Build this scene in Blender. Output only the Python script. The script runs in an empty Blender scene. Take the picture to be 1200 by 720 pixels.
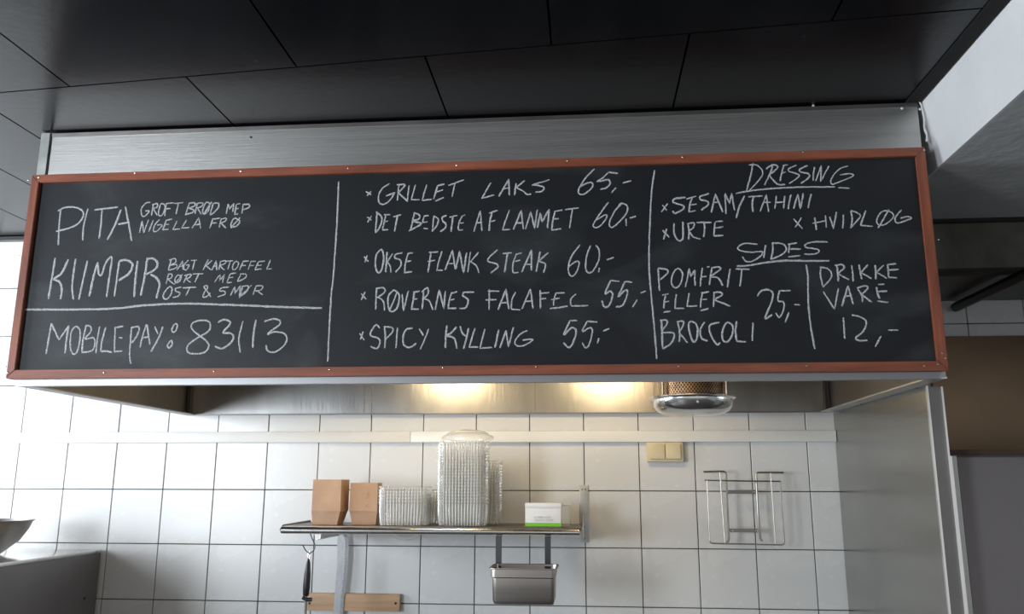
import bpy, bmesh, math, random
from mathutils import Vector, Matrix
random.seed(4)
D = bpy.data
SC = bpy.context.scene
COL = SC.collection
# ------------------------------------------------------------------ camera
CAM = Vector((2.210988, -3.112134, 1.6))
YAW, PITCH, ROLL, F = -0.0891503, 0.2099486, 0.0028120, 974.748
cy, sy, cp, sp, cr, sr = math.cos(YAW), math.sin(YAW), math.cos(PITCH), math.sin(PITCH), math.cos(ROLL), math.sin(ROLL)
FWD = Vector((sy*cp, cy*cp, sp))
r0 = Vector((cy, -sy, 0)); u0 = r0.cross(FWD)
RGT = r0*cr + u0*sr; UPV = u0*cr - r0*sr
cd = D.cameras.new('camera'); cam = D.objects.new('camera', cd); COL.objects.link(cam)
cd.sensor_fit = 'HORIZONTAL'; cd.sensor_width = 36; cd.lens = F/1200*36; cd.clip_start = .05
m = Matrix((RGT, UPV, -FWD)).transposed().to_4x4(); m.translation = CAM
cam.matrix_world = m
SC.camera = cam
# ------------------------------------------------------------------ world, lights, exposure
SC.view_settings.view_transform = 'Standard'; SC.view_settings.look = 'None'
SC.view_settings.gamma = 1; SC.view_settings.use_curve_mapping = False
SC.view_settings.exposure = 0.45
W = D.worlds.new('world'); SC.world = W; W.use_nodes = True
W.node_tree.nodes['Background'].inputs[0].default_value = (.93, .96, 1, 1)
W.node_tree.nodes['Background'].inputs[1].default_value = .50
def area(name, loc, look, sx, sy_, power, col):
    l = D.lights.new(name, 'AREA'); l.shape = 'RECTANGLE'; l.size = sx; l.size_y = sy_; l.energy = power; l.color = col
    o = D.objects.new(name, l); COL.objects.link(o); o.location = loc
    o.rotation_euler = (Vector(look)-Vector(loc)).to_track_quat('-Z', 'Y').to_euler()
    return o
area('window_daylight', (-1.62, -1.35, 1.75), (0.6, -1.0, 1.55), 1.9, 1.2, 90, (.86, .93, 1))
area('front_window_daylight', (-1.62, -4.3, 1.7), (0.8, -1.6, 1.9), 1.9, 1.3, 165, (.84, .92, 1))
SC.cycles.transparent_max_bounces = 96
# ------------------------------------------------------------------ helpers
def ray(px, py):
    return FWD + RGT*((px-600)/F) + UPV*((360-py)/F)
def at(px, py, ax, v):
    d = ray(px, py); return CAM + d*((v-CAM[ax])/d[ax])
def mat(name, col, rough=.5, metal=0, noise=0, nscale=8, bump=0, bscale=60, stretch=None, spec=None, coat=0, col2=None):
    M = D.materials.new(name); M.use_nodes = True; N = M.node_tree.nodes; L = M.node_tree.links
    b = N['Principled BSDF']; b.inputs['Base Color'].default_value = (*col, 1)
    b.inputs['Roughness'].default_value = rough; b.inputs['Metallic'].default_value = metal
    if spec is not None: b.inputs['Specular IOR Level'].default_value = spec
    if coat: b.inputs['Coat Weight'].default_value = coat
    tc = N.new('ShaderNodeTexCoord'); mp = N.new('ShaderNodeMapping'); L.new(tc.outputs['Object'], mp.inputs[0])
    if stretch: mp.inputs['Scale'].default_value = stretch
    if noise:
        n = N.new('ShaderNodeTexNoise'); n.inputs['Scale'].default_value = nscale; n.inputs['Detail'].default_value = 6
        L.new(mp.outputs[0], n.inputs[0])
        r = N.new('ShaderNodeValToRGB'); e = r.color_ramp.elements
        e[0].position = .32; e[1].position = .68
        c2 = col2 or tuple(c*(1-noise) for c in col)
        e[0].color = (*c2, 1); e[1].color = (*(min(1, c*(1+noise*.3)) for c in col), 1)
        L.new(n.outputs[0], r.inputs[0]); L.new(r.outputs[0], b.inputs['Base Color'])
        q = N.new('ShaderNodeMapRange'); q.inputs[3].default_value = rough*.85; q.inputs[4].default_value = min(1, rough*1.2)
        L.new(n.outputs[0], q.inputs[0]); L.new(q.outputs[0], b.inputs['Roughness'])
    if bump:
        n = N.new('ShaderNodeTexNoise'); n.inputs['Scale'].default_value = bscale; n.inputs['Detail'].default_value = 4
        L.new(mp.outputs[0], n.inputs[0]); p = N.new('ShaderNodeBump'); p.inputs['Strength'].default_value = bump
        p.inputs['Distance'].default_value = .01
        L.new(n.outputs[0], p.inputs['Height']); L.new(p.outputs[0], b.inputs['Normal'])
    return M
def emit(name, col, s):
    M = D.materials.new(name); M.use_nodes = True; N = M.node_tree.nodes; b = N['Principled BSDF']
    b.inputs['Base Color'].default_value = (*col, 1)
    b.inputs['Emission Color'].default_value = (*col, 1); b.inputs['Emission Strength'].default_value = s
    return M
def plastic(name='clear_plastic', lo=.06, dif=.42):
    M = D.materials.new(name); M.use_nodes = True; N = M.node_tree.nodes; L = M.node_tree.links
    for n in list(N): N.remove(n)
    o = N.new('ShaderNodeOutputMaterial'); t = N.new('ShaderNodeBsdfTransparent'); g = N.new('ShaderNodeBsdfGlossy'); d = N.new('ShaderNodeBsdfDiffuse')
    t.inputs[0].default_value = (.985, .985, .98, 1); g.inputs['Roughness'].default_value = .06; g.inputs[0].default_value = (1, 1, 1, 1)
    d.inputs[0].default_value = (.9, .9, .88, 1)
    f = N.new('ShaderNodeLayerWeight'); f.inputs[0].default_value = .35
    q = N.new('ShaderNodeMapRange'); q.inputs[3].default_value = lo; q.inputs[4].default_value = .8
    L.new(f.outputs['Facing'], q.inputs[0])
    m1 = N.new('ShaderNodeMixShader'); m2 = N.new('ShaderNodeMixShader'); m2.inputs[0].default_value = dif
    L.new(g.outputs[0], m2.inputs[1]); L.new(d.outputs[0], m2.inputs[2])
    L.new(q.outputs[0], m1.inputs[0]); L.new(t.outputs[0], m1.inputs[1]); L.new(m2.outputs[0], m1.inputs[2]); L.new(m1.outputs[0], o.inputs[0])
    return M
def board_mat():
    M = D.materials.new('chalkboard_slate'); M.use_nodes = True; N = M.node_tree.nodes; L = M.node_tree.links
    b = N['Principled BSDF']; b.inputs['Roughness'].default_value = .5; b.inputs['Specular IOR Level'].default_value = .35
    tc = N.new('ShaderNodeTexCoord'); mp = N.new('ShaderNodeMapping'); mp.inputs['Scale'].default_value = (1, 1, 2.2); mp.inputs['Rotation'].default_value = (0, .35, 0)
    L.new(tc.outputs['Object'], mp.inputs[0])
    a = N.new('ShaderNodeTexNoise'); a.inputs['Scale'].default_value = 2.6; a.inputs['Detail'].default_value = 3; a.inputs['Distortion'].default_value = .6
    c = N.new('ShaderNodeTexNoise'); c.inputs['Scale'].default_value = 22; c.inputs['Detail'].default_value = 8; c.inputs['Roughness'].default_value = .7
    L.new(mp.outputs[0], a.inputs[0]); L.new(mp.outputs[0], c.inputs[0])
    x = N.new('ShaderNodeMath'); x.operation = 'MULTIPLY'
    r = N.new('ShaderNodeValToRGB'); r.color_ramp.elements[0].position = .5; r.color_ramp.elements[1].position = .72
    L.new(a.outputs[0], r.inputs[0]); L.new(r.outputs[0], x.inputs[0]); L.new(c.outputs[0], x.inputs[1])
    mx = N.new('ShaderNodeMix'); mx.data_type = 'RGBA'
    mx.inputs['A'].default_value = (.014, .0155, .018, 1); mx.inputs['B'].default_value = (.085, .09, .092, 1)
    L.new(x.outputs[0], mx.inputs['Factor']); L.new(mx.outputs['Result'], b.inputs['Base Color'])
    return M
def chalk_mat():
    M = D.materials.new('chalk'); M.use_nodes = True; N = M.node_tree.nodes; L = M.node_tree.links
    b = N['Principled BSDF']; b.inputs['Roughness'].default_value = 1; b.inputs['Specular IOR Level'].default_value = 0
    tc = N.new('ShaderNodeTexCoord'); n = N.new('ShaderNodeTexNoise'); n.inputs['Scale'].default_value = 420; n.inputs['Detail'].default_value = 3
    L.new(tc.outputs['Object'], n.inputs[0])
    r = N.new('ShaderNodeValToRGB'); e = r.color_ramp.elements
    e[0].position = .36; e[0].color = (.17, .175, .18, 1); e[1].position = .56; e[1].color = (.78, .79, .80, 1)
    L.new(n.outputs[0], r.inputs[0]); L.new(r.outputs[0], b.inputs['Base Color'])
    return M
MT = dict(
    tile=mat('glazed_tile', (.73, .725, .71), .27, noise=.04, nscale=1.5, bump=.05, bscale=9),
    grout=mat('grout', (.10, .095, .09), .9, noise=.35, nscale=30),
    plaster=mat('plaster', (.62, .63, .63), .85, noise=.12, nscale=7, bump=.25, bscale=28),
    plaster_white=mat('plaster_white', (.78, .79, .79), .8, noise=.06, nscale=5, bump=.12, bscale=30),
    ceil=mat('black_panel', (.0055, .006, .0075), .25, noise=.25, nscale=4, bump=.04, bscale=40, spec=.24),
    ceil_gap=mat('ceiling_gap', (.004, .004, .004), .9, noise=.2),
    steel=mat('brushed_steel', (.54, .53, .51), .42, 1, noise=.13, nscale=4, bump=.06, bscale=50, stretch=(.15, 1, 6)),
    steel_in=mat('greasy_steel', (.48, .475, .465), .29, 1, noise=.18, nscale=3, bump=.05, bscale=30, stretch=(3, 1, .5)),
    steel_v=mat('side_steel', (.39, .39, .375), .20, 1, noise=.12, nscale=3, bump=.05, bscale=16, stretch=(1, .6, 3)),
    steel_dark=mat('dull_steel', (.30, .28, .27), .42, 1, noise=.18, nscale=5, bump=.05, bscale=50),
    bright=mat('polished_steel', (.78, .77, .75), .18, 1, noise=.08, nscale=20),
    galv=mat('galvanised', (.52, .53, .50), .5, .25, noise=.25, nscale=20),
    lip=mat('lip_steel', (.40, .40, .41), .45, 1, noise=.1, nscale=4, stretch=(.15, 1, 6)),
    shelf=mat('shelf_steel', (.22, .185, .16), .40, 1, noise=.2, nscale=6, stretch=(.3, 2, 1)),
    wire=mat('dull_wire', (.42, .39, .35), .38, 1, noise=.1, nscale=30),
    side_in=mat('dimmed_hood_steel', (.20, .19, .185), .4, 1, noise=.15, nscale=3),  # darker copy of the hood steel; dimness of the sides is in the colour
    pan=mat('worn_steel', (.42, .38, .345), .34, 1, noise=.15, nscale=5, stretch=(.3, 1, 5)),
    brown_steel=mat('brown_steel', (.36, .25, .16), .45, 1, noise=.3, nscale=2),
    cab=mat('grey_cabinet', (.20, .19, .20), .42, .6, noise=.12, nscale=3),
    fridge=mat('fridge_grey', (.26, .235, .235), .45, .5, noise=.12, nscale=3),
    wood=mat('mahogany', (.36, .105, .055), .45, noise=.45, nscale=9, bump=.1, bscale=60, stretch=(.5, 4, 4)),
    wood_v=mat('mahogany_upright', (.36, .105, .055), .45, noise=.45, nscale=9, bump=.1, bscale=60, stretch=(4, 4, .5)),
    oak=mat('pale_wood', (.60, .38, .22), .55, noise=.25, nscale=8, stretch=(.6, 4, 6)),
    kraft=mat('kraft_card', (.60, .37, .235), .8, noise=.12, nscale=14, bump=.05, bscale=90),
    kraft_mark=mat('kraft_print', (.72, .50, .34), .8, noise=.1),
    white=mat('white_plastic', (.84, .83, .79), .35, noise=.04, nscale=5),
    cream=mat('cream_plastic', (.72, .62, .40), .35, noise=.1, nscale=12),
    card=mat('white_card', (.84, .84, .83), .6, noise=.04),
    green=mat('green_print', (.22, .60, .05), .55, noise=.06),
    ink=mat('grey_ink', (.30, .30, .28), .7, noise=.1),
    black=mat('black_plastic', (.018, .018, .02), .35, noise=.2, nscale=30),
    dark=mat('dark_metal', (.10, .10, .105), .4, .8, noise=.2),
    beam=mat('dirty_concrete', (.17, .165, .14), .85, noise=.45, nscale=9, bump=.3, bscale=40),
    mesh=mat('warm_lit_mesh', (.55, .36, .22), .35, 1, noise=.3, nscale=40),  # warm lamp glow on the mesh is put into its colour
    core=mat('filter_core', (.10, .06, .04), .6, .3, noise=.3, nscale=30),
    floor=mat('floor_tile', (.09, .085, .08), .5, noise=.2, nscale=3),
    lamp=emit('lamp_glass', (1, .77, .44), 13),
    plastic=plastic(), plastic_rib=plastic('ribbed_plastic', .34, .75), slate=board_mat(), chalk=chalk_mat())
def link(name, me, m, parent=None):
    o = D.objects.new(name, me); COL.objects.link(o)
    if m is not None and not me.materials: me.materials.append(m)
    if parent: o.parent = parent
    return o
def from_bm(name, bm, m, parent=None, smooth=False):
    bmesh.ops.recalc_face_normals(bm, faces=bm.faces)
    me = D.meshes.new(name); bm.to_mesh(me); bm.free()
    if smooth:
        for p in me.polygons: p.use_smooth = True
        me.set_sharp_from_angle(angle=math.radians(40))
    return link(name, me, m, parent)
def tag(o, label=None, cat=None, group=None, kind=None):
    for k, v in (('label', label), ('category', cat), ('group', group), ('kind', kind)):
        if v: o[k] = v
    return o
def thing(name, loc, label, cat, group=None):
    o = D.objects.new(name, None); COL.objects.link(o); o.location = loc; o.empty_display_size = .05
    return tag(o, label, cat, group)
def loc_in(parent, o):
    """vertices were written in world metres; keep them there under a moved parent"""
    if parent: o.matrix_parent_inverse = Matrix.Translation(-parent.location)
    return o
def add_box(bm, a, b, bev=0):
    x0, y0, z0 = (min(a[i], b[i]) for i in range(3)); x1, y1, z1 = (max(a[i], b[i]) for i in range(3))
    r = bmesh.ops.create_cube(bm, size=1)
    for v in r['verts']:
        v.co = Vector(((x0+x1)/2+v.co.x*(x1-x0), (y0+y1)/2+v.co.y*(y1-y0), (z0+z1)/2+v.co.z*(z1-z0)))
    if bev:
        es = list({e for v in r['verts'] for e in v.link_edges})
        bmesh.ops.bevel(bm, geom=es, offset=bev, segments=2, affect='EDGES', profile=.6)
def box(name, a, b, m, parent=None, bev=0):
    bm = bmesh.new(); add_box(bm, a, b, bev)
    o = from_bm(name, bm, m, parent, smooth=bev > 0)
    return loc_in(parent, o)
def quadbox(name, pts, t, m, parent=None, bev=0):
    """a plate: four corner points and a thickness vector"""
    bm = bmesh.new(); t = Vector(t)
    v = [bm.verts.new(Vector(p)) for p in pts] + [bm.verts.new(Vector(p)+t) for p in pts]
    for f in ((0, 1, 2, 3), (7, 6, 5, 4), (0, 4, 5, 1), (1, 5, 6, 2), (2, 6, 7, 3), (3, 7, 4, 0)): bm.faces.new([v[i] for i in f])
    if bev: bmesh.ops.bevel(bm, geom=list(bm.edges), offset=bev, segments=2, affect='EDGES')
    return loc_in(parent, from_bm(name, bm, m, parent, smooth=bev > 0))
def add_tube(bm, pts, r, seg=8, r2=None):
    pts = [Vector(p) for p in pts]; rings = []
    up = None
    for i, p in enumerate(pts):
        d = ((pts[min(i+1, len(pts)-1)]-pts[max(i-1, 0)])).normalized()
        if up is None: up = d.orthogonal().normalized()
        up = (up-d*up.dot(d)).normalized(); s = d.cross(up)
        rr = r if r2 is None else r+(r2-r)*i/(len(pts)-1)
        if not isinstance(r, (int, float)): rr = r[i]
        rings.append([bm.verts.new(p+(up*math.cos(a)+s*math.sin(a))*rr) for a in [k*2*math.pi/seg for k in range(seg)]])
    for A, B in zip(rings, rings[1:]):
        for k in range(seg): bm.faces.new((A[k], A[(k+1) % seg], B[(k+1) % seg], B[k]))
    bm.faces.new(rings[0]); bm.faces.new(rings[-1][::-1])
def tube(name, pts, r, m, parent=None, seg=8):
    bm = bmesh.new(); add_tube(bm, pts, r, seg)
    return loc_in(parent, from_bm(name, bm, m, parent, smooth=True))
def spline(P, n=6):
    P = [Vector(p) for p in P]
    if len(P) < 3: return P
    out = []; closed = (P[0]-P[-1]).length < 1e-6
    for i in range(len(P)-1):
        a = P[i-1] if i else (P[-2] if closed else P[0]*2-P[1]); b = P[i]; c = P[i+1]
        d = P[i+2] if i+2 < len(P) else (P[1] if closed else P[-1]*2-P[-2])
        for k in range(n):
            t = k/n
            out.append(.5*((2*b)+(c-a)*t+(2*a-5*b+4*c-d)*t*t+(3*b-a-3*c+d)*t**3))
    return out+[P[-1]]
def lathe(name, prof, c, m, parent=None, seg=40, thick=0, smooth=True):
    bm = bmesh.new(); rings = []
    for r, z in prof: rings.append([bm.verts.new((c[0]+r*math.cos(k*2*math.pi/seg), c[1]+r*math.sin(k*2*math.pi/seg), c[2]+z)) for k in range(seg)])
    for A, B in zip(rings, rings[1:]):
        for k in range(seg): bm.faces.new((A[k], A[(k+1) % seg], B[(k+1) % seg], B[k]))
    if prof[0][0] > 1e-4: bm.faces.new(rings[0])
    if prof[-1][0] > 1e-4 and not thick: bm.faces.new(rings[-1][::-1])
    bmesh.ops.remove_doubles(bm, verts=bm.verts, dist=1e-5)
    return loc_in(parent, from_bm(name, bm, m, parent, smooth=smooth))
def screw(p, parent, m=None, r=.0035, axis=1):
    bm = bmesh.new(); bmesh.ops.create_icosphere(bm, subdivisions=1, radius=r)
    for v in bm.verts: v.co[axis] *= .5; v.co += Vector(p)
    return loc_in(parent, from_bm('screw', bm, m or MT['bright'], parent, smooth=True))
# ================================================================== STRUCTURE
Z0, S = 1.5769, .2
def struct(o): o['kind'] = 'structure'; return o
HX0, HX1, HY, HZ, CZ = .673, 3.09, -.998, 1.859, 2.589
wall = struct(box('wall_back', (-1.5, .006, 0), (6, .15, 2.95), MT['grout']))
# glazed tiles, one object each
bm = bmesh.new(); add_box(bm, (.0017, 0, .0017), (S-.0017, .0055, S-.0017))
es = [e for e in bm.edges if all(v.co.y < .001 for v in e.verts)]
bmesh.ops.bevel(bm, geom=es, offset=.0012, segments=1, affect='EDGES')
tile0 = from_bm('tile', bm, MT['tile'], wall)
first = True
def put_tile(i, k):
    global first
    o = tile0 if first else tile0.copy()
    if not first: COL.objects.link(o)
    first = False
    o.parent = wall; o.name = 'tile'
    o.location = (i*S, random.uniform(-.0004, .0004), Z0+k*S)
    o.rotation_euler = (random.uniform(-.0022, .0022), 0, random.uniform(-.0022, .0022))
for i in range(-7, 16):
    for k in range(-3, 2): put_tile(i, k)
for i in range(-7, 3):
    for k in range(2, 5): put_tile(i, k)
for i in range(16, 27):
    for k in range(0, 4): put_tile(i, k)
# lower and outer tiling beyond the picture: the tile grid carried on as one surface
bm = bmesh.new()
for i in range(-7, 27):
    for k in range(-7, -3): add_box(bm, (i*S+.0017, 0, Z0+k*S+.0017), ((i+1)*S-.0017, .0055, Z0+(k+1)*S-.0017))
lo = from_bm('lower_tiling', bm, MT['tile'], wall); lo['kind'] = 'stuff'
struct(box('floor', (-1.5, -6, -.1), (6, .15, 0), MT['floor']))
# left wall with the window that lights the kitchen (outside the picture)
lw = struct(box('wall_left', (-1.6, -6, 0), (-1.5, .15, .95), MT['plaster_white']))
for a, b in (((-1.6, -6, 2.4), (-1.5, .15, 2.95)), ((-1.6, -6, .95), (-1.5, -2.5, 2.4)), ((-1.6, -.3, .95), (-1.5, .15, 2.4))):
    box('wall_section', a, b, MT['plaster_white'], lw)
win = struct(box('window_1', (-1.60, -2.5, .92), (-1.46, -.3, .95), MT['white']))
for a, b in (((-1.58, -2.5, .95), (-1.53, -2.45, 2.4)), ((-1.58, -.35, .95), (-1.53, -.3, 2.4)), ((-1.58, -2.5, 2.35), (-1.53, -.3, 2.4)), ((-1.58, -1.42, .95), (-1.53, -1.38, 2.4))):
    box('window_frame', a, b, MT['white'], win)
struct(box('wall_right_unseen', (6, -6, 0), (6.1, .15, 2.95), MT['plaster']))  # unseen wall, added to close off world light and darken the right side
# ceiling of black panels
ceil = struct(box('ceiling', (-1.5, -6, CZ+.014), (3.06, .15, CZ+.1), MT['ceil_gap']))
def rowY(x): return -1.187-.0826*x
def cpanel(x0, x1, ya, yb, tilt=0, g=.0025):
    """one black board; ya, yb are functions of x (back and front edge)"""
    a, b = x0+g, x1-g
    z = CZ
    quadbox('ceiling_panel', [(a, yb(a)+g, z), (b, yb(b)+g, z), (b, ya(b)-g, z+tilt), (a, ya(a)-g, z+tilt)], (0, 0, .012), MT['ceil'], ceil)
B = lambda x: .0; R1 = rowY; R2 = lambda x: rowY(x)-1.2; R3 = lambda x: rowY(x)-2.4; R4 = lambda x: -6
band = [-1.5, -1.1, -.82, -.51, -.21, .065, .34, .625, 1.232, 1.844, 2.455, 3.085]
for a, b in zip(band, band[1:]): cpanel(a, b, B, R1, .003)
near = [-1.5, -.92, -.31, .30, .912, 1.524, 2.144, 2.756, 3.085]
for a, b in zip(near, near[1:]): cpanel(a, b, R1, R2)
band2 = [-1.5, -1.2, -.6, .02, .625, 1.232, 1.844, 2.455, 3.085]
for a, b in zip(band2, band2[1:]): cpanel(a, b, R2, R3)
for a, b in zip(near, near[1:]): cpanel(a, b, R3, R4)
struct(box('trim_1', (-1.5, -.03, 2.574), (HX0-.002, .0, CZ-.0005), MT['black']))
# white plastered beam and lower grey soffit to the right
bx = 3.062
beam = struct(quadbox('ceiling_beam', [(bx+.036, -6, CZ+.02), (bx+.066, -6, 2.406), (bx+.066, -.526, 2.406), (bx+.036, -.526, CZ+.02)], (.007, 0, 0), MT['plaster_white']))
struct(quadbox('trim_2', [(bx, -6, CZ-.004), (bx+.034, -6, CZ-.006), (bx+.034, -.99, CZ-.006), (bx, -.99, CZ-.004)], (0, 0, .03), MT['ceil_gap']))
soff = struct(box('ceiling_lower', (bx+.0735, -6, 2.406), (6, -.526, 2.49), MT['plaster']))
struct(box('ceiling_slab', (bx+.23, -6, 2.60), (6, .15, 2.7), MT['plaster']))
struct(box('trim_3', (bx+.068, -.550, 2.396), (6, -.527, 2.4055), MT['black']))
dbeam = struct(box('beam_back', (3.10, -.524, 2.253), (6, -.42, 2.56), MT['beam'], bev=.004))
struct(box('ceiling_recess', (3.10, -.419, 2.262), (6, -.001, 2.30), MT['black']))
# ================================================================== EXTRACTOR HOOD
hood = thing('extractor_hood', (1.88, -.5, HZ), 'long brushed steel extractor hood hanging from the black ceiling behind the chalk menu board', 'extractor hood')
T = .004
box('front_panel', (HX0+.020, HY, HZ+.0), (HX1, HY+T, CZ-.006), MT['steel'], hood)
box('corner_post', (HX0-.012, HY-.0045, HZ+.03), (HX0+.014, HY+.02, CZ-.004), MT['galv'], hood)
box('top_trim', (HX0+.02, HY-.003, CZ-.016), (HX1, HY, CZ-.005), MT['steel_dark'], hood)
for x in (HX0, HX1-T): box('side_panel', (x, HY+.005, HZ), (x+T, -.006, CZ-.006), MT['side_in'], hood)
box('back_panel', (HX0+.004, -.012, HZ), (HX1-.004, -.006, CZ-.006), MT['steel_in'], hood)
box('top_panel', (HX0+.01, HY+.01, 2.38), (HX1-.01, -.014, 2.385), MT['steel_in'], hood)
# rims: mitred flanges round the open underside
fl = .042
def flange(pts, m='steel'): return quadbox('rim', [(x, y, HZ-.003) for x, y in pts], (0, 0, .004), MT[m], hood)
flange([(HX0-.002, HY), (HX0+fl, HY+.02), (HX0+fl, -.03), (HX0-.002, -.004)], 'lip')
flange([(HX1+.002, HY), (HX1-fl, HY+.02), (HX1-fl, -.03), (HX1+.002, -.004)], 'steel')
flange([(HX0+fl, -.03), (HX1-fl, -.03), (HX1, -.004), (HX0, -.004)], 'steel_dark')
# front lip with slanted ends
bm = bmesh.new()
prof = [(HX0-.026, HZ+.024), (HX1-.002, HZ+.024), (HX1-.022, HZ-.004), (HX0+.004, HZ-.004)]
v = [bm.verts.new((x, HY-.004, z)) for x, z in prof]+[bm.verts.new((x, HY+.018, z)) for x, z in prof]
for f in ((0, 1, 2, 3), (7, 6, 5, 4), (0, 4, 5, 1), (1, 5, 6, 2), (2, 6, 7, 3), (3, 7, 4, 0)): bm.faces.new([v[i] for i in f])
loc_in(hood, from_bm('front_lip', bm, MT['lip'], hood))
# dark corner seams and welded seam on the back
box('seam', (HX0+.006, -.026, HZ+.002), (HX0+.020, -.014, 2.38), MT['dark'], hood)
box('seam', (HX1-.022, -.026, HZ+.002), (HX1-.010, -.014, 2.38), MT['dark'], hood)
for x in (1.37, 1.40, 2.02): box('seam', (x, -.0135, HZ+.004), (x+.003, -.0118, 2.38), MT['steel_dark'], hood)
for px, py in ((294, 161), (953, 124), (1057, 127), (1078, 128)):
    p = at(px, py, 1, HY-.001); screw(p, hood, MT['dark'] if px < 500 else MT['white'], .004)
# lamps inside the hood
for k, x in enumerate((1.64, 2.30)):
    l = thing('hood_lamp', (x, -.52, 2.00), ('warm lamp glowing inside the hood, farther from the mesh drum', 'warm lamp glowing inside the hood, nearest the mesh drum')[k], 'lamp', 'lamps inside the hood')
    box('lamp_base', (x-.13, -.57, 2.10), (x+.13, -.47, 2.14), MT['steel_dark'], l, bev=.006)
    box('diffuser', (x-.12, -.56, 2.015), (x+.12, -.48, 2.10), MT['lamp'], l, bev=.02)
    for dx in (-.09, .09): tube('bracket', [(x+dx, -.52, 2.13), (x+dx, -.52, 2.38)], .006, MT['steel_dark'], l)
# perforated drum with a drip bowl
dc = Vector((2.538, -.50, 1.0))
dr = thing('grease_filter', (dc.x, dc.y, 1.81), 'round steel drip bowl under a perforated mesh drum, hanging inside the hood', 'grease filter')
RZ = at(811, 462, 1, -.63).z
lathe('drip_bowl', [(.0001, -.055), (.05, -.054), (.085, -.050), (.108, -.040), (.119, -.026), (.122, -.006), (.131, -.001), (.131, .002), (.120, .0), (.115, -.024), (.10, -.038), (.05, -.050), (.0001, -.051)], (dc.x, dc.y, RZ), MT['bright'], dr, seg=56, thick=1)
lathe('core', [(.092, -.03), (.092, .49)], (dc.x, dc.y, RZ), MT['core'], dr)
bm = bmesh.new()
n = 64
for s in (1, -1):
    for k in range(n):
        pr = None
        for j in range(13):
            a = k*2*math.pi/n+s*j*.16; z = RZ-.02+j*.021
            p = [bm.verts.new((dc.x+.1*math.cos(a+q), dc.y+.1*math.sin(a+q), z)) for q in (-.014, .014)]
            if pr: bm.faces.new((pr[0], pr[1], p[1], p[0]))
            pr = p
ms = from_bm('mesh_sleeve', bm, MT['mesh'], dr); loc_in(dr, ms); ms['kind'] = 'stuff'
for a in (math.radians(212), math.radians(328), math.radians(90)):
    x, y = dc.x+.112*math.cos(a), dc.y+.112*math.sin(a)
    tube('hanger_rod', [(x, y, RZ-.02), (x, y, 2.38)], .005, MT['bright'], dr)
screw((dc.x+.0, dc.y-.123, RZ-.022), dr, MT['white'], .004)
# ================================================================== CHALKBOARD
BX0, BX1, BZ0, BZ1 = .6665, 3.0859, 1.8721, 2.4485
YB = -1.016           # writing surface
bd = thing('menu_chalkboard', (1.876, YB, BZ0), 'long black chalk menu board in a reddish wooden frame fixed to the hood front', 'chalkboard')
box('board', (BX0+.012, YB, BZ0+.012), (BX1-.012, YB+.012, BZ1-.012), MT['slate'], bd)
fw = .023; fy0, fy1 = YB-.012, YB+.013
def rail(pts, m): return quadbox('frame_rail', [(x, fy0, z) for x, z in pts], (0, fy1-fy0, 0), MT[m], bd, bev=.0015)
e = .0004
r_top = rail([(BX0, BZ1), (BX1, BZ1), (BX1-fw, BZ1-fw), (BX0+fw, BZ1-fw)], 'wood')
r_bot = rail([(BX0, BZ0), (BX1, BZ0), (BX1-fw, BZ0+fw), (BX0+fw, BZ0+fw)], 'wood')
r_left = rail([(BX0, BZ0+e), (BX0, BZ1-e), (BX0+fw, BZ1-fw-e), (BX0+fw, BZ0+fw+e)], 'wood_v')
r_right = rail([(BX1, BZ0+e), (BX1, BZ1-e), (BX1-fw, BZ1-fw-e), (BX1-fw, BZ0+fw+e)], 'wood_v')
for px, py in ((158, 203), (282, 200.5), (408, 197), (535, 194), (665, 188.5), (800, 184), (941, 178), (1083, 176), (33, 211), (45, 208), (1100, 281), (1104, 414), (1108, 420), (1083, 429),
               (7, 430), (9, 437), (122, 437), (251, 435.5), (386, 433.5), (519, 431), (628, 430), (795, 429.5), (945, 429), (1099, 427), (22, 300)):
    p = at(px, py, 1, fy0-.0006); screw(p, r_bot if p.z < BZ0+fw else r_top if p.z > BZ1-fw else r_left if p.x < 1 else r_right, MT['bright'], .0026)
# chalk: every stroke is a thin raised ridge of chalk on the slate
def chalk(groups, name='chalk_word', w=.0021):
    strokes = []
    for ox, oy, sc, txt, *ww in groups:
        wid = ww[0] if ww else w
        for st in txt.split(';'):
            st = st.strip()
            if not st: continue
            sm = st[0] == '~'; st = st.lstrip('~')
            P = []
            for q in st.split():
                x, y = q.split(','); p = at(ox+float(x)/sc, oy+float(y)/sc, 1, YB); P.append(Vector((p.x, YB, p.z)))
            strokes.append((spline(P, 6) if sm else P, wid))
    # strokes that stand close together form one word, and each word is a part
    n = len(strokes); par = list(range(n))
    def find(i):
        while par[i] != i: i = par[i]
        return i
    bb = [(min(p.x for p in s), max(p.x for p in s), min(p.z for p in s), max(p.z for p in s)) for s, _ in strokes]
    gx, gz = .0125, .0015
    for i in range(n):
        for j in range(i):
            a, b = bb[i], bb[j]
            if a[0]-gx < b[1] and b[0]-gx < a[1] and a[2]-gz < b[3] and b[2]-gz < a[3]: par[find(i)] = find(j)
    for root in sorted({find(i) for i in range(n)}):
        bm = bmesh.new()
        for i in range(n):
            if find(i) == root: ridge(bm, *strokes[i])
        loc_in(bd, from_bm(name, bm, MT['chalk'], bd))
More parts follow.
